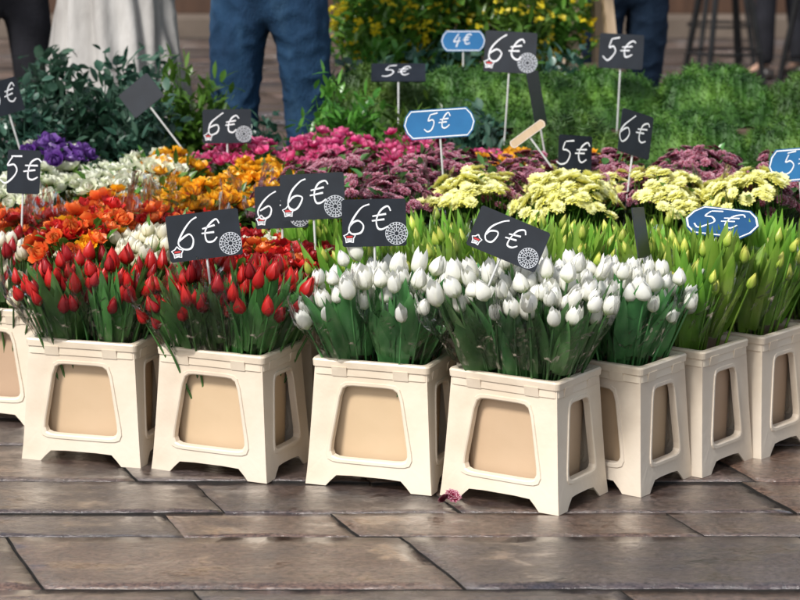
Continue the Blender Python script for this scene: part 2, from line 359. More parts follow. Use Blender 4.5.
def dome_bunch_mesh(seed,n,Rt,Ht,mat,nl,ll=.04,lw=.009,dome=.035,hj=.035):
    r_=random.Random(seed); v=[];f=[];bl=[]
    ox,oy=r_.uniform(0,9),r_.uniform(0,9)
    for i in range(n):
        rr=Rt*math.sqrt((i+.5)/n); a=i*2.4+seed
        x,y=rr*math.cos(a)+r_.uniform(-.012,.012),rr*math.sin(a)+r_.uniform(-.012,.012)
        h=Ht-dome*(rr/Rt)**2-r_.random()*hj+.03*mnoise.noise(Vector((x*14+ox,y*14+oy,0)))
        p0=Vector((x*.25,y*.25,.02)); p3=Vector((x,y,h)); p2=Vector((x*.7,y*.7,h*.7))
        tube(v,f,[p0,p2,p3],.002,.0015,3)
        d=Vector((x/Rt*.7+r_.uniform(-.5,.5),y/Rt*.7-.1+r_.uniform(-.5,.5),1)); bl.append((p3,d.normalized(),r_.uniform(.75,1.2)))
    for i in range(nl):
        a=r_.uniform(0,6.283); rr=Rt*math.sqrt(r_.random())*1.04; z=Ht-.012-dome*(rr/Rt)**2-r_.random()*.12
        k=max(.3,z/Ht); p=Vector((rr*k*math.cos(a),rr*k*math.sin(a),z)); d=Vector((math.cos(a)*r_.uniform(.2,1.3),math.sin(a)*r_.uniform(.2,1.3),r_.uniform(.2,1)))
        leaf(v,f,p,d,ll*r_.uniform(.6,1.3),lw*r_.uniform(.7,1.3),0,-.5,r_,segs=3)
    return mesh('stems_and_leaves',v,f,mat,smooth=True),bl
def sleeve_mesh(seed,rb,rt,z0,z1,arc=240):
    r_=random.Random(seed); v=[];f=[];n=30;m=8
    for j in range(m+1):
        t=j/m
        for k in range(n+1):
            a=math.radians(-90-arc/2+arc*k/n); rr=(rb+(rt-rb)*t)*(1+.08*math.sin(k*1.7+j*.5)*t+.035*r_.uniform(-1,1))
            z=z0+(z1-z0)*t+(.06*abs(math.sin(k*.42+seed))+.012*r_.random())*(1 if j==m else t*.4)
            v.append((rr*math.cos(a),rr*math.sin(a),z))
    for j in range(m):
        for k in range(n): q=j*(n+1)+k; f.append((q,q+1,q+n+2,q+n+1))
    return mesh('cellophane_sleeve',v,f,M_cel,smooth=False)
KIND={}
def kind(key,gen,args,bloss,name,label,cat,group,nv=3,sleeve=None):
    vs=[gen(100*len(KIND)+k+1,*args) for k in range(nv)]
    KIND[key]=dict(v=vs,b=bloss,name=name,label=label,cat=cat,group=group,s=sleeve)
S1=[sleeve_mesh(s,.066,.124,.250,.360) for s in (1,2,5)]
S2=[sleeve_mesh(s,.064,.124,.25,.40) for s in (3,4)]
S3=[sleeve_mesh(s,.085,.125,.30,.46) for s in (6,7)]
kind('white',tulip_bunch_mesh,(19,.096,.428,M_leafG,32,.0225,.060,.45,.92),B_white,'tulip_bunch','bunch of white tulips with broad green leaves in a cream crate','tulips','bunches of white tulips',4,S1)
kind('red',tulip_bunch_mesh,(22,.096,.415,M_leafD,32,.0190,.085,.42,.96),B_red+B_red+B_redd,'tulip_bunch','bunch of closed red tulips with green leaves in a cream crate','tulips','bunches of red tulips',4,S1)
kind('lime',tulip_bunch_mesh,(10,.090,.450,M_leafL,44,.0175,.10,.3,1.0),B_lime,'tulip_bunch','bunch of unopened yellow-green tulips in a cream crate','tulips','bunches of yellow-green tulips',4,S2)
kind('lowred',tulip_bunch_mesh,(30,.125,.425,M_leafD,14,.015,.12,.6,.80),B_redd[:2]+B_cream+B_cream,'tulip_bunch','bunch of dark red and cream tulips in a cream crate','tulips','bunches of dark red and cream tulips',2,None)
kind('cream',tulip_bunch_mesh,(22,.080,.42,M_leafM,20,.01,.04,.3),B_cream,'flower_bunch','bunch of cream white buds packed tightly in a crate','flowers','bunches of cream flowers',2)
kind('orr',dome_bunch_mesh,(30,.108,.435,M_leafM,80,.05),B_orr+B_orr+B_redball+B_orange[:1],'flower_bunch','bunch of mixed orange and red flowers in a cream crate','flowers','bunches of orange and red flowers',3,S3)
kind('redk',dome_bunch_mesh,(32,.108,.43,M_leafM,80,.05),B_redball+B_reddball+B_orr[:1]+B_crm[:1],'flower_bunch','bunch of red flowers mixed with cream in a cream crate','flowers','bunches of red and cream flowers',3,S3)
kind('orange',dome_bunch_mesh,(26,.105,.49,M_leafM,120,.05),B_orange,'ranunculus_bunch','bunch of orange ranunculus with green leaves','flowers','bunches of orange ranunculus',3,S3)
kind('bur',dome_bunch_mesh,(52,.114,.515,M_leafD,40,.04,.009,.03,.025),B_bur,'chrysanthemum_bunch','bunch of dark burgundy chrysanthemums with pale petal tips','flowers','bunches of burgundy chrysanthemums',3,S3)
kind('yel',dome_bunch_mesh,(48,.116,.520,M_leafM,30,.04,.009,.030,.022),B_yel,'chrysanthemum_bunch','bunch of pale yellow chrysanthemums','flowers','bunches of pale yellow chrysanthemums',3,None)
kind('pink',dome_bunch_mesh,(30,.115,.550,M_leafM,110,.045),B_pink,'flower_bunch','bunch of bright pink flowers','flowers','bunches of pink flowers',3)
kind('wht',dome_bunch_mesh,(30,.108,.50,M_leafM,110,.045),B_crm,'flower_bunch','bunch of green-white flowers with green leaves','flowers','bunches of cream white flowers',2)
kind('pur',dome_bunch_mesh,(20,.10,.55,M_leafS,110),B_pur+B_crm[:1],'flower_bunch','bunch of purple flowers with dark leaves','flowers','bunches of purple flowers',2)
def bunch(key,x,y,z,tilt=(0,0),rz=None,sc_=1.,wrap=False,face=0):
    K=KIND[key]; m,bl=R.choice(K['v']); rz=R.uniform(0,6.28) if rz is None else rz
    e=ob(K['name'],None,None,(x,y,z)); e.empty_display_size=.05
    q=Euler((tilt[1],tilt[0],0)).to_matrix()@Matrix.Rotation(rz,3,'Z'); e.rotation_euler=q.to_euler(); e.scale=(sc_,)*3
    ob('stems_and_leaves',m,e)
    for p,d,s in bl:
        qq=Vector((0,0,1)).rotation_difference(d)@Euler((0,0,R.uniform(0,6.28))).to_quaternion()
        ob('blossom',R.choice(K['b']),e,p-d*.003,qq.to_euler(),(s,s,s*R.uniform(.92,1.1)))
    if wrap and K['s']: ob('cellophane_sleeve',R.choice(K['s']),e,(0,0,0),(0,0,face-rz))
    top(e,K['label'],K['cat'],K['group']); return e
def fill(cx,cy,rz,key,nx=2,ny=2,til=.16,sc_=1.,dx=.062,dy=.042,wrap=False,z=.045,cols=None):
    a=math.radians(rz); ca,sa=math.cos(a),math.sin(a)
    for i in range(nx):
        for j in range(ny):
            u=(i-(nx-1)/2)*(2*dx/max(1,nx-1) if nx>1 else 0)+R.uniform(-.008,.008); w=(j-(ny-1)/2)*(2*dy/max(1,ny-1) if ny>1 else 0)+R.uniform(-.008,.008)
            X=u*ca-w*sa; Y=u*sa+w*ca; k=key
            if cols: k=cols[i]
            elif isinstance(key,(list,tuple)): k=R.choice(key)
            tx,ty=X*til/.062,-Y*til/.062*.7
            bunch(k,cx+X*.5,cy+Y*.5,z,(tx,ty),None,sc_*R.uniform(.96,1.04),wrap and j==0,a)
FR=[(.282,5.26,-33,'white',3,2,1.10),(-.034,5.40,-20,'white',2,2,1.04),(-.398,5.51,-25,'red',3,2,1.06),(-.725,5.627,-17,'red',2,2,1.03),
    (.490,5.41,-37,'white',2,2,1.05),(.655,5.575,-39,'lime',2,2,1.06),(.820,5.740,-40,'lime',2,2,1.06),(1.0,5.88,-40,'lime',2,2,1.0),
    (-1.02,6.02,-15,'lowred',2,2,1.04)]
for x,y,rz,k,nx,ny,s in FR:
    crate(x,y,rz); fill(x,y,rz,k,nx,ny,sc_=s,wrap=True,dx=.072 if nx>2 else .058,til=.135)
for x,y,rz,k,s in [(.215,5.60,-36,'lime',1.08),(.385,5.77,-38,'lime',1.03),(.55,5.94,-38,'lime',.98),(-.02,5.68,-22,'lime',1.02),(.13,5.87,-30,'lime',1.04),(.30,6.05,-34,'lime',.98),(.74,6.06,-38,'lime',.96),
                   (-.31,5.80,-20,['orr','redk'],1.),(-.18,6.10,-22,'lime',.98),(-.42,6.12,-18,'redk',1.)]:
    crate(x,y,rz); fill(x,y,rz,k,2,2,sc_=s,til=.15,wrap=(k=='lime' and s>1))
crate(-.70,5.93,-18); fill(-.70,5.93,-18,None,2,2,sc_=1.06,til=.13,dx=.07,cols=['orr','cream'])
for x,y,rz,k,s in [(-.94,6.29,-15,['orr','redk'],1.),(-.66,6.24,-15,['orr','redk'],1.04),(-1.2,6.36,-12,['orr','redk'],1.)]:
    crate(x,y,rz); fill(x,y,rz,k,2,2,sc_=s,wrap=True)
for x,y,k,s in [(.32,6.36,'yel',1),(.58,6.34,'yel',1.02),(.83,6.48,'bur',1.03),(1.08,6.36,'yel',1.03),
                (-.12,6.40,'bur',1.03),(.09,6.50,'bur',1.05),(.24,6.72,'bur',1.04),(.48,6.66,'yel',.98),(.72,6.74,'bur',1.06),(.98,6.70,'bur',1.04),
                (-.64,6.50,'orange',1),(-.40,6.46,'orange',1.02),(-.28,6.74,'orange',1.0),(-.93,6.60,'wht',1.0),(-.54,6.76,'orange',1.04),(-.02,6.74,'bur',1.05),
                (-1.16,6.95,'pur',1.0),(-.82,6.88,'wht',1.),(-.09,7.0,'pink',.98),(-.34,7.04,'pink',.98),(.16,7.0,'pink',.94),(.44,6.94,'orange',1.04),(1.22,6.66,'bur',1.0)]:
    rz=R.uniform(-12,6); crate(x,y,rz); fill(x,y,rz,k,2,1 if k=='pur' else 2,sc_=s,dx=.075,til=.2,wrap=y<6.6)
db=ob('fallen_flower',B_bur[0],None,(.118,5.19,.014),(.5,.3,0),(1.15,1.15,1.15)); top(db,'small burgundy flower head fallen on the wet paving','flower')
db=ob('fallen_flower',B_bur[1],None,(.098,5.175,.012),(-.9,.4,1),(.85,.85,.85)); top(db,'small burgundy flower head fallen on the wet paving','flower')
# ---------------------------------------------------------------- buckets, shrubs, moss
M_dk=simple('dark_bucket_plastic',[(.012,.014,.013),(.03,.032,.03)],scale=8,rough=.4)
M_wood=simple('weathered_wood',[(.06,.04,.025),(.11,.075,.05),(.15,.10,.07)],scale=6,rough=.6,bump=.3,stretch=(.3,4,4))
def circ(r,z,n=20): return [(r*math.cos(2*math.pi*k/n),r*math.sin(2*math.pi*k/n),z) for k in range(n)]
v,f=loft([circ(.085,0),circ(.105,.24),circ(.112,.24),circ(.112,.255),circ(.100,.255),circ(.082,.01)],cap0=True,cap1=True)
me_bk=mesh('flower_bucket',v,f,M_dk)
def shrub_mesh(seed,rx,rz_,zc,mat,n=500,ll=.05,lw=.012,emin=-.5):
    r_=random.Random(seed); v=[];f=[]
    cl=[]
    for i in range(32):
        a=r_.uniform(0,6.283); e=r_.uniform(emin,1.4); d=Vector((math.cos(a)*math.cos(e),math.sin(a)*math.cos(e),math.sin(e)))
        q=r_.uniform(.5,1.18); tip=Vector((d.x*rx*q,d.y*rx*q,zc+d.z*rz_*q)); cl.append(tip)
        tube(v,f,[Vector((0,0,.05)),Vector((d.x*rx*.25,d.y*rx*.25,zc*.7)),tip],.005,.002,4)
    for i in range(n):
        t=r_.choice(cl); b=Vector((t.x*.25,t.y*.25,min(zc*.7,t.z*.8))); k=r_.uniform(.35,1.05)
        p=b.lerp(t,k)+Vector([r_.gauss(0,.022) for _ in range(3)])
        d=(t-b).normalized()*.6+Vector([r_.uniform(-1,1) for _ in range(3)])
        leaf(v,f,p,d,ll*r_.uniform(.5,1.4),lw*r_.uniform(.6,1.4),0,-.3,r_,segs=3,fold=.2)
    return mesh('crown',v,f,mat,smooth=True),cl
SH=[shrub_mesh(s,.17,.19,.58,M_leafS,650,.045,.013) for s in (1,2,3)]
SH2=[shrub_mesh(s,.17,.18,.60,M_leafM,700,.05,.010) for s in (4,5)]
for x,y,s,g_ in [(-1.14,7.2,.92,0),(-.95,7.30,.95,0),(-.77,7.18,.90,0),(-.68,7.50,.95,1),(-.86,7.65,1.0,0),(-1.1,7.7,.98,0),(-.19,7.38,.90,1),(-.46,7.34,.78,0),(-.08,7.84,.92,0),(-1.35,7.4,.95,0),
               (.02,7.32,.80,1),(.22,7.34,.80,0),(-.10,8.06,1.0,1),(.12,8.05,.98,0),(.34,8.07,1.0,1),(.52,8.1,.95,0)]:
    e=ob('leafy_plant',None,None,(x,y,0),(0,0,R.uniform(0,6))); e.scale=(s,s,s)
    ob('bucket',me_bk,e); ob('crown',R.choice(SH2 if g_ else SH)[0],e)
    top(e,'bushy green foliage standing in a black bucket' if g_ else 'bushy dark green foliage standing in a black bucket','plant','leafy green plants in buckets')
def blob_mesh(seed,cl,mat,n,rad,sp=.035):
    r_=random.Random(seed); v=[];f=[]
    for i in range(n):
        t=r_.choice(cl); p=t+Vector([r_.gauss(0,sp) for _ in range(3)])
        for k in range(5):
            a=r_.uniform(0,6.28); d=Vector((math.cos(a),math.sin(a),r_.uniform(-.4,1))).normalized(); s=d.orthogonal().normalized()
            b=len(v); v.extend([p,p+d*rad*.6+s*rad*.45,p+d*rad,p+d*rad*.6-s*rad*.45]); f.append((b,b+1,b+2,b+3))
    return mesh('blossoms',v,f,mat)
YS=[shrub_mesh(s,.24,.24,.88,M_leafM,1500,.05,.010,-1.2) for s in (11,12)]
YB=[blob_mesh(i,YS[i][1],P_yb,210,.020) for i in (0,1)]
for i,(x,y,s) in enumerate([(-.10,8.35,1.0),(.12,8.4,1.03),(.34,8.35,1.0),(.50,8.7,1.0),(.05,8.8,1.1)]):
    e=ob('yellow_flowering_shrub',None,None,(x,y,0),(0,0,R.uniform(0,6))); e.scale=(s,s,s)
    ob('bucket',me_bk,e); ob('crown',YS[i%2][0],e); b=ob('blossoms',YB[i%2],e); b['kind']='stuff'
    top(e,'leafy shrub with small yellow blossoms in a black bucket','plant','yellow flowering shrubs in buckets')
def moss_mesh(seed):
    r_=random.Random(seed); v=[];f=[]; n=44;m=30; Lx,Ly=.205,.15; off=Vector((seed*7.3,0,0))
    def surf(u,w):
        x,y=u*Lx,w*Ly; ed=max(0,1-abs(u)**2.6)*max(0,1-abs(w)**2.6)
        c=mnoise.noise(Vector((x*13,y*13,0))+off); c2=mnoise.noise(Vector((x*34,y*34,3))+off); c3=mnoise.noise(Vector((x*80,y*80,8))+off)
        h=.105*ed**.6+(.085*(.75-2.2*abs(c))+.030*(1-2*abs(c2)))*ed**.4-.025+.009*c3
        return Vector((x*(1+.06*mnoise.noise(Vector((w*2,0,5))+off)),y*(1+.08*mnoise.noise(Vector((u*3,0,2))+off)),h-.03))
    for j in range(m+1):
        for k in range(n+1): v.append(surf(-1+2*k/n,-1+2*j/m))
    for j in range(m):
        for k in range(n): q=j*(n+1)+k; f.append((q,q+1,q+n+2,q+n+1))
    for i in range(7500):
        u,w=r_.uniform(-1,1),r_.uniform(-1,1); p=surf(u,w); px=surf(u+.02,w)-p; py=surf(u,w+.02)-p; nn=px.cross(py).normalized()
        d=(nn+Vector((r_.uniform(-1,1),r_.uniform(-1,1),r_.uniform(-.3,.5)))).normalized(); l=r_.uniform(.006,.026)
        ww=d.orthogonal().normalized()*.0018; ww=Matrix.Rotation(r_.uniform(0,6.28),3,d)@ww
        b=len(v); v.extend([p-ww,p+ww,p+d*l+ww*.3,p+d*l-ww*.3]); f.append((b,b+1,b+2,b+3))
    return mesh('moss_mound',v,f,M_fir)
FM=[moss_mesh(s) for s in (1,2,3,4)]
def boxv(v,f,x0,x1,y0,y1,z0,z1):
    b=len(v); v+=[(x0,y0,z0),(x1,y0,z0),(x1,y1,z0),(x0,y1,z0),(x0,y0,z1),(x1,y0,z1),(x1,y1,z1),(x0,y1,z1)]
    f+=[(b,b+3,b+2,b+1),(b+4,b+5,b+6,b+7),(b,b+1,b+5,b+4),(b+1,b+2,b+6,b+5),(b+2,b+3,b+7,b+6),(b+3,b,b+4,b+7)]
def box(name,x0,x1,y0,y1,z0,z1,mat,parent=None,bev=.004):
    v=[];f=[]; boxv(v,f,x0,x1,y0,y1,z0,z1); o=ob(name,mesh(name,v,f,mat),parent)
    if bev: b=o.modifiers.new('b','BEVEL'); b.width=bev; b.segments=2
    return o
def table(x0,x1,y0,y1,h):
    e=ob('display_table',None); top(e,'low weathered wooden display table under green moss','table')
    v=[];f=[]; n=max(2,int((y1-y0)/.125))
    for k in range(n): boxv(v,f,x0,x1,y0+k*.125,y0+k*.125+.117,h-.025,h)
    ob('table_top',mesh('table_top',v,f,M_wood),e)
    for x in (x0+.05,x1-.1):
        for y in (y0+.04,y0+n*.125-.10): box('leg',x,x+.05,y,y+.05,0,h-.027,M_wood,e)
table(.34,1.78,7.12,7.5,.455); table(.50,1.78,7.60,7.98,.53); table(-.20,.46,7.60,7.90,.545)
for i,(x,y,z,s) in enumerate([(.50,7.22,.50,.95),(.87,7.25,.50,.97),(1.22,7.23,.50,.93),(1.58,7.25,.50,.97),(.66,7.77,.585,.95),(1.02,7.79,.59,.97),(1.38,7.77,.585,.95),(1.70,7.79,.585,.9),
                  (-.06,7.68,.595,.98),(.22,7.69,.60,.95),(.44,7.69,.595,.85)]):
    o=ob('moss_mound',FM[i%4],None,(x,y,z),(0,0,R.uniform(-.15,.15)+(3.14 if i%3 else 0)),(s,s,s))
    top(o,'springy green moss cushion laid on a wooden table','moss','green moss cushions on tables')
for k in range(2):
    e=crate(.66,9.3,10,.297*k); e['label']='empty cream plastic crate in a stack beside shrubs'
e=ob('wooden_stand',None,None,(.67,8.7,0),(0,0,.3)); top(e,'pale wooden a-frame stand with slanting legs behind shrubs','stand')
for sx_ in (-1,1):
    for sy in (-1,1):
        v=[];f=[]; tube(v,f,[Vector((sx_*.13,sy*.16,0)),Vector((sx_*.055,sy*.03,.98))],.026,.024,4); ob('leg',mesh('leg',v,f,M_pine),e)
box('rail',-.12,.12,-.015,.015,.60,.635,M_pine,e); box('top_board',-.13,.13,-.07,.07,.985,1.005,M_pine,e)
# ---------------------------------------------------------------- signs
def smooth(pts,n=6):
    out=[];P=[pts[0]]+pts+[pts[-1]]
    for i in range(1,len(P)-2):
        a,b,c,d=[Vector(q) for q in P[i-1:i+3]]
        for k in range(n):
            t=k/n; out.append(.5*((2*b)+(c-a)*t+(2*a-5*b+4*c-d)*t*t+(3*b-a-3*c+d)*t**3))
    out.append(Vector(pts[-1])); return out
def ribbon(v,f,pts,w,y,vary=0):
    b=len(v)
    for i,p in enumerate(pts):
        d=(pts[min(i+1,len(pts)-1)]-pts[max(0,i-1)]); d=d.normalized() if d.length>0 else Vector((1,0)); ww=w*(1-vary*(.5+.5*math.cos(i*.37+len(pts))))
        n=Vector((-d.y,d.x))*ww/2
        v.append((p.x+n.x,y,p.y+n.y)); v.append((p.x-n.x,y,p.y-n.y))
    for i in range(len(pts)-1): q=b+2*i; f.append((q,q+1,q+3,q+2))
GL={'6':[[(.66,1.04),(.40,.90),(.14,.58),(.04,.24),(.22,.0),(.52,.06),(.62,.32),(.42,.50),(.16,.40),(.07,.26)]],
    '5':[[(.30,.95),(.20,.60),(.46,.62),(.64,.42),(.56,.12),(.28,.0),(.04,.12)],[(.28,.95),(.74,1.02)]],
    '4':[[(.40,.98),(.10,.40),(.40,.36),(.72,.42)],[(.55,.70),(.48,-.04)]],
    'e':[[(.78,.80),(.58,1.0),(.28,.82),(.16,.45),(.26,.10),(.54,.0),(.80,.16)],[(-.06,.60),(.62,.68)],[(-.08,.38),(.55,.44)]]}
RS=random.Random(5)
def glyph(v,f,ch,x,z,w,h,lw,y):
    j=lambda:RS.uniform(-.045,.045)
    for st in GL[ch]: ribbon(v,f,smooth([(x+(p[0]+j()+.26*(p[1]-.5))*w,z+(p[1]+j())*h) for p in st]),lw,y,.3)
def sign(x,y,z,w,h,txt='6e',tilt=0,yaw=0,pitch=-11,board=None,shape='rect',emb=True,stick=.22,label=None,side=0):
    board=board or M_black
    e=ob('price_sign',None,None,(x,y,z)); e.empty_display_size=.03
    e.rotation_euler=(Matrix.Rotation(math.radians(yaw),3,'Z')@Matrix.Rotation(math.radians(pitch),3,'X')@Matrix.Rotation(math.radians(tilt),3,'Y')).to_euler()
    if shape=='rect':
        c=.004; poly=[(-w/2+c,-h/2),(w/2-c,-h/2),(w/2,-h/2+c),(w/2,h/2-c),(w/2-c,h/2),(-w/2+c,h/2),(-w/2,h/2-c),(-w/2,-h/2+c)]
    else:
        c=h*.26; poly=[(-w/2+c,-h/2),(w/2-c,-h/2),(w/2-c*.35,-h/2+c*.8),(w/2,0),(w/2-c*.35,h/2-c*.8),(w/2-c,h/2),(-w/2+c,h/2),(-w/2+c*.35,h/2-c*.8),(-w/2,0),(-w/2+c*.35,-h/2+c*.8)]
    n=len(poly); v=[(p[0],-.0015,p[1]) for p in poly]+[(p[0],.0015,p[1]) for p in poly]
    f=[tuple(range(n)),tuple(reversed(range(n,2*n)))]+[(k,n+k,n+(k+1)%n,(k+1)%n) for k in range(n)]
    ob('board',mesh('board',v,f,board),e)
    if txt:
        v=[];f=[]; gh=h*.62; gw=gh*.82; tw=gw*(len(txt)*.95); x0=-tw/2-(.03*w if emb else 0)
        for i,ch in enumerate(txt):
            k=1 if ch!='e' else .80
            glyph(v,f,ch,x0+i*gw*1.02,-gh/2+h*.06+(gh*.14 if ch=='e' else 0),gw*k,gh*k,max(.0036,h*.042),-.0024)
        ob('price_writing',mesh('price_writing',v,f,M_chalk),e)
    if emb:
        v=[];f=[]; cx,cz,r=w*.345,-h*.235,h*.235
        for rr in (1,.80,.52,.22):
            ribbon(v,f,[Vector((cx+r*rr*math.cos(a*math.pi/12),cz+r*rr*math.sin(a*math.pi/12))) for a in range(25)],h*.012,-.0021)
        for k in range(20):
            a=k*math.pi/10; d=Vector((math.cos(a),math.sin(a))); ribbon(v,f,[Vector((cx,cz))+d*r*.84,Vector((cx,cz))+d*r*.96],h*.026,-.0021)
            ribbon(v,f,[Vector((cx,cz))+d*r*.56,Vector((cx,cz))+d*r*(.66+.1*(k%2))],h*.018,-.0021)
            if k%2: ribbon(v,f,[Vector((cx,cz))+d*r*.26,Vector((cx,cz))+d*r*.46],h*.016,-.0021)
        ob('round_emblem',mesh('round_emblem',v,f,M_grey),e)
        v=[];f=[];mi=[]; cx,cz,r=-w*.39,-h*.30,h*.13
        ribbon(v,f,[Vector((cx+r*(1 if k%2==0 else .66)*math.cos(math.pi*(.5+k/5)),cz+r*(1 if k%2==0 else .66)*math.sin(math.pi*(.5+k/5)))) for k in range(11)],h*.026,-.0021)
        mi=[0]*len(f); ribbon(v,f,[Vector((cx-r*.5,cz+r*.1)),Vector((cx+r*.5,cz+r*.1))],h*.04,-.0023); mi+=[1]*(len(f)-len(mi))
        for zz in (-.25,-.5): ribbon(v,f,[Vector((cx-r*.45,cz+r*zz)),Vector((cx+r*.45,cz+r*zz))],h*.02,-.0023)
        mi+=[0]*(len(f)-len(mi))
        ob('small_emblem',mesh('small_emblem',v,f,[M_chalk,M_red],mi),e)
    if shape!='rect':
        v=[];f=[]; q=[Vector((p[0]*.96,p[1]*.90)) for p in poly]; ribbon(v,f,q+[q[0]],h*.035,-.0021); ob('border',mesh('border',v,f,M_chalk),e)
    v=[];f=[]; tube(v,f,[Vector((side,.004,-h*.35)),Vector((side,.004,-h/2-stick))],.0030,.0026,6); ob('stick',mesh('stick',v,f,M_stick),e)
    top(e,label or ('black price board reading %s on a stick among flowers'%txt.replace('e','€') if txt else 'blank black price board on a stick among flowers'),'sign','market price signs')
sign(-.452,5.46,.560,.168,.108,tilt=-6,yaw=6,stick=.10,label='black price board reading 6€ above red tulips')
sign(-.293,5.86,.562,.13,.105,tilt=-2,yaw=0)
sign(-.212,5.76,.604,.156,.112,tilt=-3,yaw=0)
sign(-.060,5.50,.583,.150,.110,tilt=0,yaw=8,stick=.12,label='black price board reading 6€ above white tulips')
sign(.238,5.20,.597,.164,.094,tilt=22,yaw=-4,stick=.10,label='tilted black price board reading 6€ above white tulips')
sign(.107,6.50,.69,.196,.080,'5e',tilt=-4,board=M_blue,shape='oct',emb=False,label='blue price board reading 5€ with white border')
sign(.335,7.3,.808,.158,.125,tilt=3,yaw=-4)
sign(.205,7.8,.797,.145,.068,'4e',tilt=0,board=M_blue,shape='oct',emb=False,label='blue price board reading 4€ with white border')
sign(.70,7.6,.782,.140,.11,'5e',tilt=3,emb=False)
sign(.642,6.5,.661,.115,.120,'6e',tilt=18,yaw=38,emb=False)
sign(.485,6.6,.590,.100,.108,'5e',tilt=6,yaw=20,emb=False)
sign(1.055,6.3,.606,.16,.088,'5e',tilt=-5,board=M_blue,shape='oct',emb=False,label='blue price board reading 5€ with white border')
sign(.560,5.50,.56,.115,.118,'',tilt=8,yaw=72,emb=False)
sign(.775,5.70,.550,.180,.125,'5e',tilt=8,pitch=-66,yaw=-12,board=M_navy,shape='oct',emb=False,label='navy price board reading 5€ leaning back on flowers')
sign(-.50,6.9,.632,.140,.098,'6e',tilt=0,yaw=6)
sign(-.757,7.0,.71,.11,.085,'',tilt=-40,yaw=-10,emb=False)
sign(-.965,6.1,.615,.084,.112,'5e',tilt=4,yaw=10,emb=False)
sign(-1.14,6.9,.716,.10,.10,'5e',tilt=-12,yaw=30,emb=False)
sign(-.005,7.5,.725,.17,.10,'5e',pitch=-62,emb=False)
sign(.40,7.0,.70,.11,.16,'',yaw=70,emb=False)
sign(.350,6.55,.655,.115,.024,'',tilt=-36,board=M_pine,shape='oct',emb=False,stick=.10,label='small slanted pale wooden tag among flowers')
# ---------------------------------------------------------------- people
M_skin=simple('skin',[(.50,.30,.21),(.58,.36,.26)],scale=8,rough=.5)
M_hair=simple('hair',[(.03,.018,.01),(.07,.04,.02)],scale=30,rough=.5)
M_denim=simple('blue_denim',[(.008,.024,.055),(.015,.046,.098),(.042,.095,.165)],scale=6,rough=.85,bump=.4,bscale=120,stretch=(1.4,1.4,.5),spec=.2)
M_denim2=simple('dark_denim',[(.006,.014,.030),(.012,.028,.055)],scale=6,rough=.85,bump=.4,bscale=120,stretch=(1.4,1.4,.5),spec=.2)
M_darkcl=simple('dark_cloth',[(.010,.010,.012),(.022,.022,.028)],scale=7,rough=.9,bump=.3,bscale=60,spec=.2)
M_coat=simple('pale_coat_cloth',[(.30,.28,.26),(.60,.58,.55)],scale=7,rough=.9,bump=.6,bscale=25,spec=.2,stretch=(1,1,.4))
M_shoe=simple('shoe_leather',[(.02,.015,.012),(.04,.03,.025)],scale=10,rough=.4)
tex=bpy.data.textures.new('folds','CLOUDS'); tex.noise_scale=.12
tex2=bpy.data.textures.new('creases','MUSGRAVE'); tex2.noise_scale=.06; tex2.musgrave_type='RIDGED_MULTIFRACTAL'
def skinobj(name,verts,edges,rad,mat,parent,root=0,sub=2,disp=0,disp2=0):
    m=bpy.data.meshes.new(name); m.from_pydata(verts,edges,[]); m.materials.append(mat); o=ob(name,m,parent)
    s=o.modifiers.new('skin','SKIN'); s.use_smooth_shade=True; s.use_x_symmetry=False
    sv=m.skin_vertices[0].data
    for i,r in enumerate(rad): sv[i].radius=(r,r) if not isinstance(r,tuple) else r; sv[i].use_root=(i==root)
    u=o.modifiers.new('sub','SUBSURF'); u.levels=sub; u.render_levels=sub
    for t_,st in ((tex,disp),(tex2,disp2)):
        if st:
            d=o.modifiers.new('d','DISPLACE'); d.texture=t_; d.strength=st; d.mid_level=.5; d.texture_coords='GLOBAL'
    return o
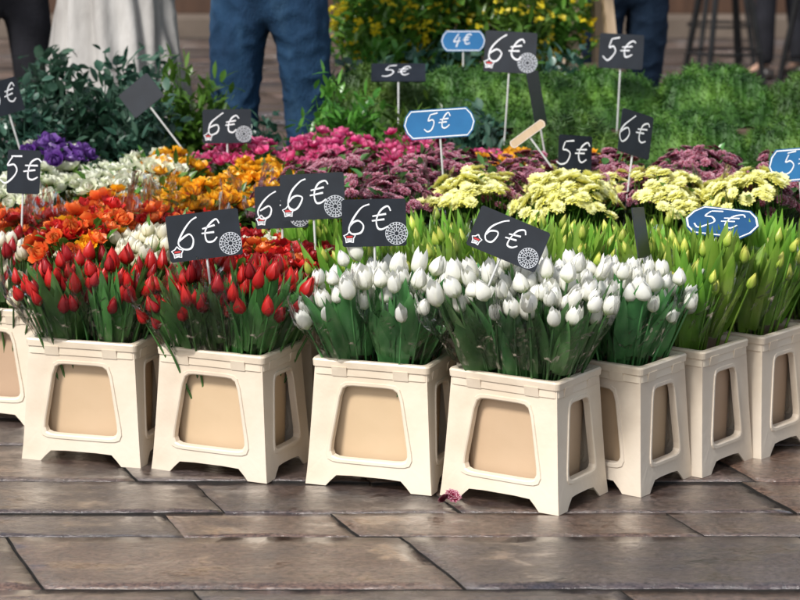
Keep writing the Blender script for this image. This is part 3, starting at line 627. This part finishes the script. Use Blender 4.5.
def person(x,y,rz,label,tro,top_,stance=.10,step=0.,longcoat=None,s=1.,fine=False):
    e=ob('person',None,None,(x,y,0),(0,0,math.radians(rz))); e.scale=(s,s,s)
    st=stance
    V=[(0,0,.96),(0,.0,1.15),(0,.01,1.36),(0,.0,1.50),(0,-.01,1.57)]; E=[(0,1),(1,2),(2,3),(3,4)]; Rr=[.10,.10,.115,.05,.048]
    for sg in (-1,1):
        b=len(V); V+=[(sg*.09,0,.90),(sg*(st*.95),-.02+sg*step*.4,.50),(sg*st,.02+sg*step*.2,.10),(sg*(st+.015),-.08+sg*step*.2,.035),(sg*(st+.02),-.14+sg*step*.2,.03)]
        Rr+=[.070,.046,.033,.035,.028]; E+=[(0,b),(b,b+1),(b+1,b+2),(b+2,b+3),(b+3,b+4)]
        b=len(V); V+=[(sg*.18,0,1.42),(sg*.25,-.02,1.15),(sg*.17,-.26,1.12),(sg*.155,-.33,1.12)]; Rr+=[.05,.042,.026,.030]; E+=[(2,b),(b,b+1),(b+1,b+2),(b+2,b+3)]
        for k in range(5):
            fx=(k-1.5)*.018; l=[.07,.08,.075,.06,.05][k]
            c=len(V)
            if k==4: V+=[(sg*(.155-.05),-.33,1.13),(sg*(.155-.065),-.36,1.125)]
            else: V+=[(sg*.155+fx,-.33-l*.55,1.12),(sg*.155+fx,-.33-l,1.10)]
            Rr+=[.009,.008]; E+=[(b+3,c),(c,c+1)]
    skinobj('body',V,E,Rr,M_skin,e,0,2)
    v=[];f=[];n=20;m=16
    for j in range(m+1):
        ph=math.pi*j/m; zz=math.cos(ph)
        for k in range(n):
            a=2*math.pi*k/n; r=math.sin(ph); X=r*math.cos(a)*.076; Y=r*math.sin(a)*.095; Z=zz*.118
            if zz<-.2: X*=1+.35*(zz+.2); Y*=1+.25*(zz+.2)
            if math.sin(a)<-.9 and abs(zz+.12)<.16: Y-=.018*(1-abs(zz+.12)/.16)
            if math.sin(a)<-.6 and abs(math.cos(a))>.25 and abs(zz)<.12: Y+=.008
            v.append((X,Y,Z+1.68))
    for j in range(m):
        for k in range(n): k2=(k+1)%n; f.append((j*n+k,(j+1)*n+k,(j+1)*n+k2,j*n+k2))
    ob('head',mesh('head',v,f,M_skin,smooth=True),e)
    v2=[(p[0]*1.1,p[1]*1.08+.012,(p[2]-1.68)*1.07+1.69) for p in v]
    f2=[q for q in f if sum(v2[i][1] for i in q)/4>-.035 or sum(v2[i][2] for i in q)/4>1.745]
    ob('hair',mesh('hair',v2,f2,M_hair,smooth=True),e)
    V=[(0,0,1.03),(0,0,.965)]; E=[(0,1)]; Rr=[(.15,.11),(.145,.115)]
    for sg in (-1,1):
        b=len(V); V+=[(sg*(.096),0,.875),(sg*(st*.5+.050),-.012+sg*step*.2,.70),(sg*st,-.02+sg*step*.4,.50),(sg*(st+.002),.0+sg*step*.3,.32),(sg*st,.02+sg*step*.2,.08)]
        Rr+=[.093,.086,.070,.062,.052]; E+=[(1,b)]+[(b+i,b+i+1) for i in range(4)]
    t=skinobj('trousers',V,E,Rr,tro,e,1,4 if fine else 2,.006,.006 if fine else 0)
    V=[(0,0,1.0),(0,0,1.18),(0,.01,1.36),(0,.01,1.47)]; E=[(0,1),(1,2),(2,3)]; Rr=[(.17,.13),(.16,.125),(.165,.125),.07]
    for sg in (-1,1):
        b=len(V); V+=[(sg*.19,0,1.42),(sg*.255,-.02,1.15),(sg*.18,-.24,1.12)]; Rr+=[.068,.058,.046]; E+=[(2,b),(b,b+1),(b+1,b+2)]
    skinobj('jacket',V,E,Rr,top_,e,1,2,.02)
    if longcoat:
        loops=[]
        for j in range(20):
            t=j/19; z=1.08-.66*t; l=[]
            for k in range(120):
                a=2*math.pi*k/120; w_=math.sin(a*8+1.6*math.sin(a*2+t)); q=1+(.04+.16*t)*(1-2*abs(w_)**.6)*.7+.06*math.sin(a*13+z*7)+.02*math.sin(a*23+z*11)
                l.append(((.17+.09*t)*q*math.cos(a),(.14+.08*t)*q*math.sin(a),z+.03*math.sin(a*3)*t))
            loops.append(l)
        v,f=loft(loops); o=ob('coat_skirt',mesh('coat_skirt',v,f,longcoat,smooth=True),e)
        sm=o.modifiers.new('t','SOLIDIFY'); sm.thickness=.006
    for sg in (-1,1):
        L0=[]
        for yy,w,h in ((.075,.025,.05),(.06,.038,.075),(.0,.042,.085),(-.06,.044,.06),(-.12,.045,.045),(-.17,.034,.035),(-.19,.012,.02)):
            L0.append([(sg*(st+.008)+w*math.cos(2*math.pi*k/12),yy+.02+sg*step*.2,max(.004,h*.5+h*.5*math.sin(2*math.pi*k/12))) for k in range(12)])
        v,f=loft(L0,cap0=True,cap1=True); ob('shoe',mesh('shoe',v,f,M_shoe,smooth=True),e)
    top(e,label,'person'); return e
person(-.415,7.66,172,'person in blue jeans and dark jacket standing among buckets of flowers',M_denim,M_darkcl,stance=.108,step=.06,s=1.06,fine=True)
person(-1.0,8.5,165,'person in a long pale grey coat standing by the flowers',M_darkcl,M_coat,stance=.09,longcoat=M_coat)
person(-1.44,8.7,20,'person in dark trousers and dark jacket standing by foliage',M_darkcl,M_darkcl,stance=.11)
person(.86,9.2,190,'person in dark jeans and dark jacket standing behind green moss',M_denim2,M_darkcl,stance=.08,s=.98,fine=True)
person(2.25,14.2,200,'person in dark clothes standing near cafe stools',M_darkcl,M_darkcl,stance=.12,step=.1)
# ---------------------------------------------------------------- stools
M_metal=simple('dark_metal',[(.012,.012,.013),(.03,.03,.03)],scale=8,rough=.4,metal=.6)
def stool(x,y,rz,label):
    e=ob('cafe_stool',None,None,(x,y,0),(0,0,rz))
    v,f=loft([circ(.17,.70),circ(.19,.715),circ(.19,.735),circ(.17,.745)],cap0=True,cap1=True); ob('seat',mesh('seat',v,f,M_wood),e)
    for k in range(4):
        a=math.pi/4+k*math.pi/2; v=[];f=[]; tube(v,f,[Vector((.12*math.cos(a),.12*math.sin(a),.70)),Vector((.25*math.cos(a),.25*math.sin(a),0))],.018,.016,8); ob('leg',mesh('leg',v,f,M_metal),e)
    v=[];f=[]; r=.205; tube(v,f,[Vector((r*math.cos(a*math.pi/12),r*math.sin(a*math.pi/12),.25)) for a in range(25)],.009,.009,6); ob('foot_ring',mesh('foot_ring',v,f,M_metal),e)
    top(e,label,'stool','cafe stools on the pavement')
stool(1.78,13.2,.3,'tall dark metal stool with wooden seat on wet paving'); stool(2.25,12.8,.8,'tall dark metal stool with wooden seat on wet paving'); stool(2.0,15,.1,'tall dark metal stool with wooden seat on wet paving')
# ---------------------------------------------------------------- shopfront
M_wall=simple('brown_stone_wall',[(.10,.075,.055),(.17,.13,.10)],scale=2,rough=.8,bump=.4,bscale=12)
M_panel=simple('dark_wood_panel',[(.045,.022,.012),(.09,.045,.025)],scale=4,rough=.45,stretch=(4,4,.4))
M_glass=simple('shop_glass',[(.02,.022,.025),(.05,.05,.05)],scale=1,rough=.08)
e=ob('shop_building',None); top(e,'brown stone shop building with dark wooden shopfront','building')
box('wall',-9,9,17.3,17.9,0,3.2,M_wall,e,0)
box('step',-9,9,16.9,17.298,-.01,.14,M_wall,e,.01)
for k in range(9):
    x=-8.6+k*1.95
    if k%3==1:
        d=box('door',x,x+1.0,17.22,17.298,.142,2.3,M_panel,e); box('handle',x+.85,x+.88,17.16,17.218,1.0,1.3,M_metal,d,0)
    else:
        w=box('window',x,x+1.7,17.24,17.298,.142,2.6,M_panel,e); box('pane',x+.1,x+1.6,17.22,17.238,.75,2.5,M_glass,w,0)
# ---------------------------------------------------------------- light, camera
w=bpy.data.worlds.new('World'); sc.world=w; w.use_nodes=True; N=w.node_tree.nodes; L=w.node_tree.links
bg=N['Background']; sk=N.new('ShaderNodeTexSky'); sk.sky_type='NISHITA'; sk.sun_disc=False; el,az=math.radians(48),math.radians(218)
sk.sun_elevation=el; sk.sun_rotation=az; sk.air_density=1.1; sk.dust_density=2
hs=N.new('ShaderNodeHueSaturation'); hs.inputs['Saturation'].default_value=.5; L.new(sk.outputs[0],hs.inputs['Color']); L.new(hs.outputs[0],bg.inputs[0]); bg.inputs[1].default_value=.15
s=bpy.data.lights.new('sun','SUN'); s.energy=3.8; s.angle=math.radians(12); s.color=(1,.975,.94); so=ob('sun',s)
dirv=Vector((math.sin(az)*math.cos(el),math.cos(az)*math.cos(el),math.sin(el)))
so.rotation_euler=dirv.to_track_quat('Z','Y').to_euler()
cd=bpy.data.cameras.new('camera'); cam=ob('camera',cd,None,(0,0,1.5),(math.radians(90-11.31),0,0)); cd.lens=108; cd.sensor_width=36; cd.clip_end=500
cd.dof.use_dof=True; cd.dof.focus_distance=5.45; cd.dof.aperture_fstop=5.6
sc.camera=cam
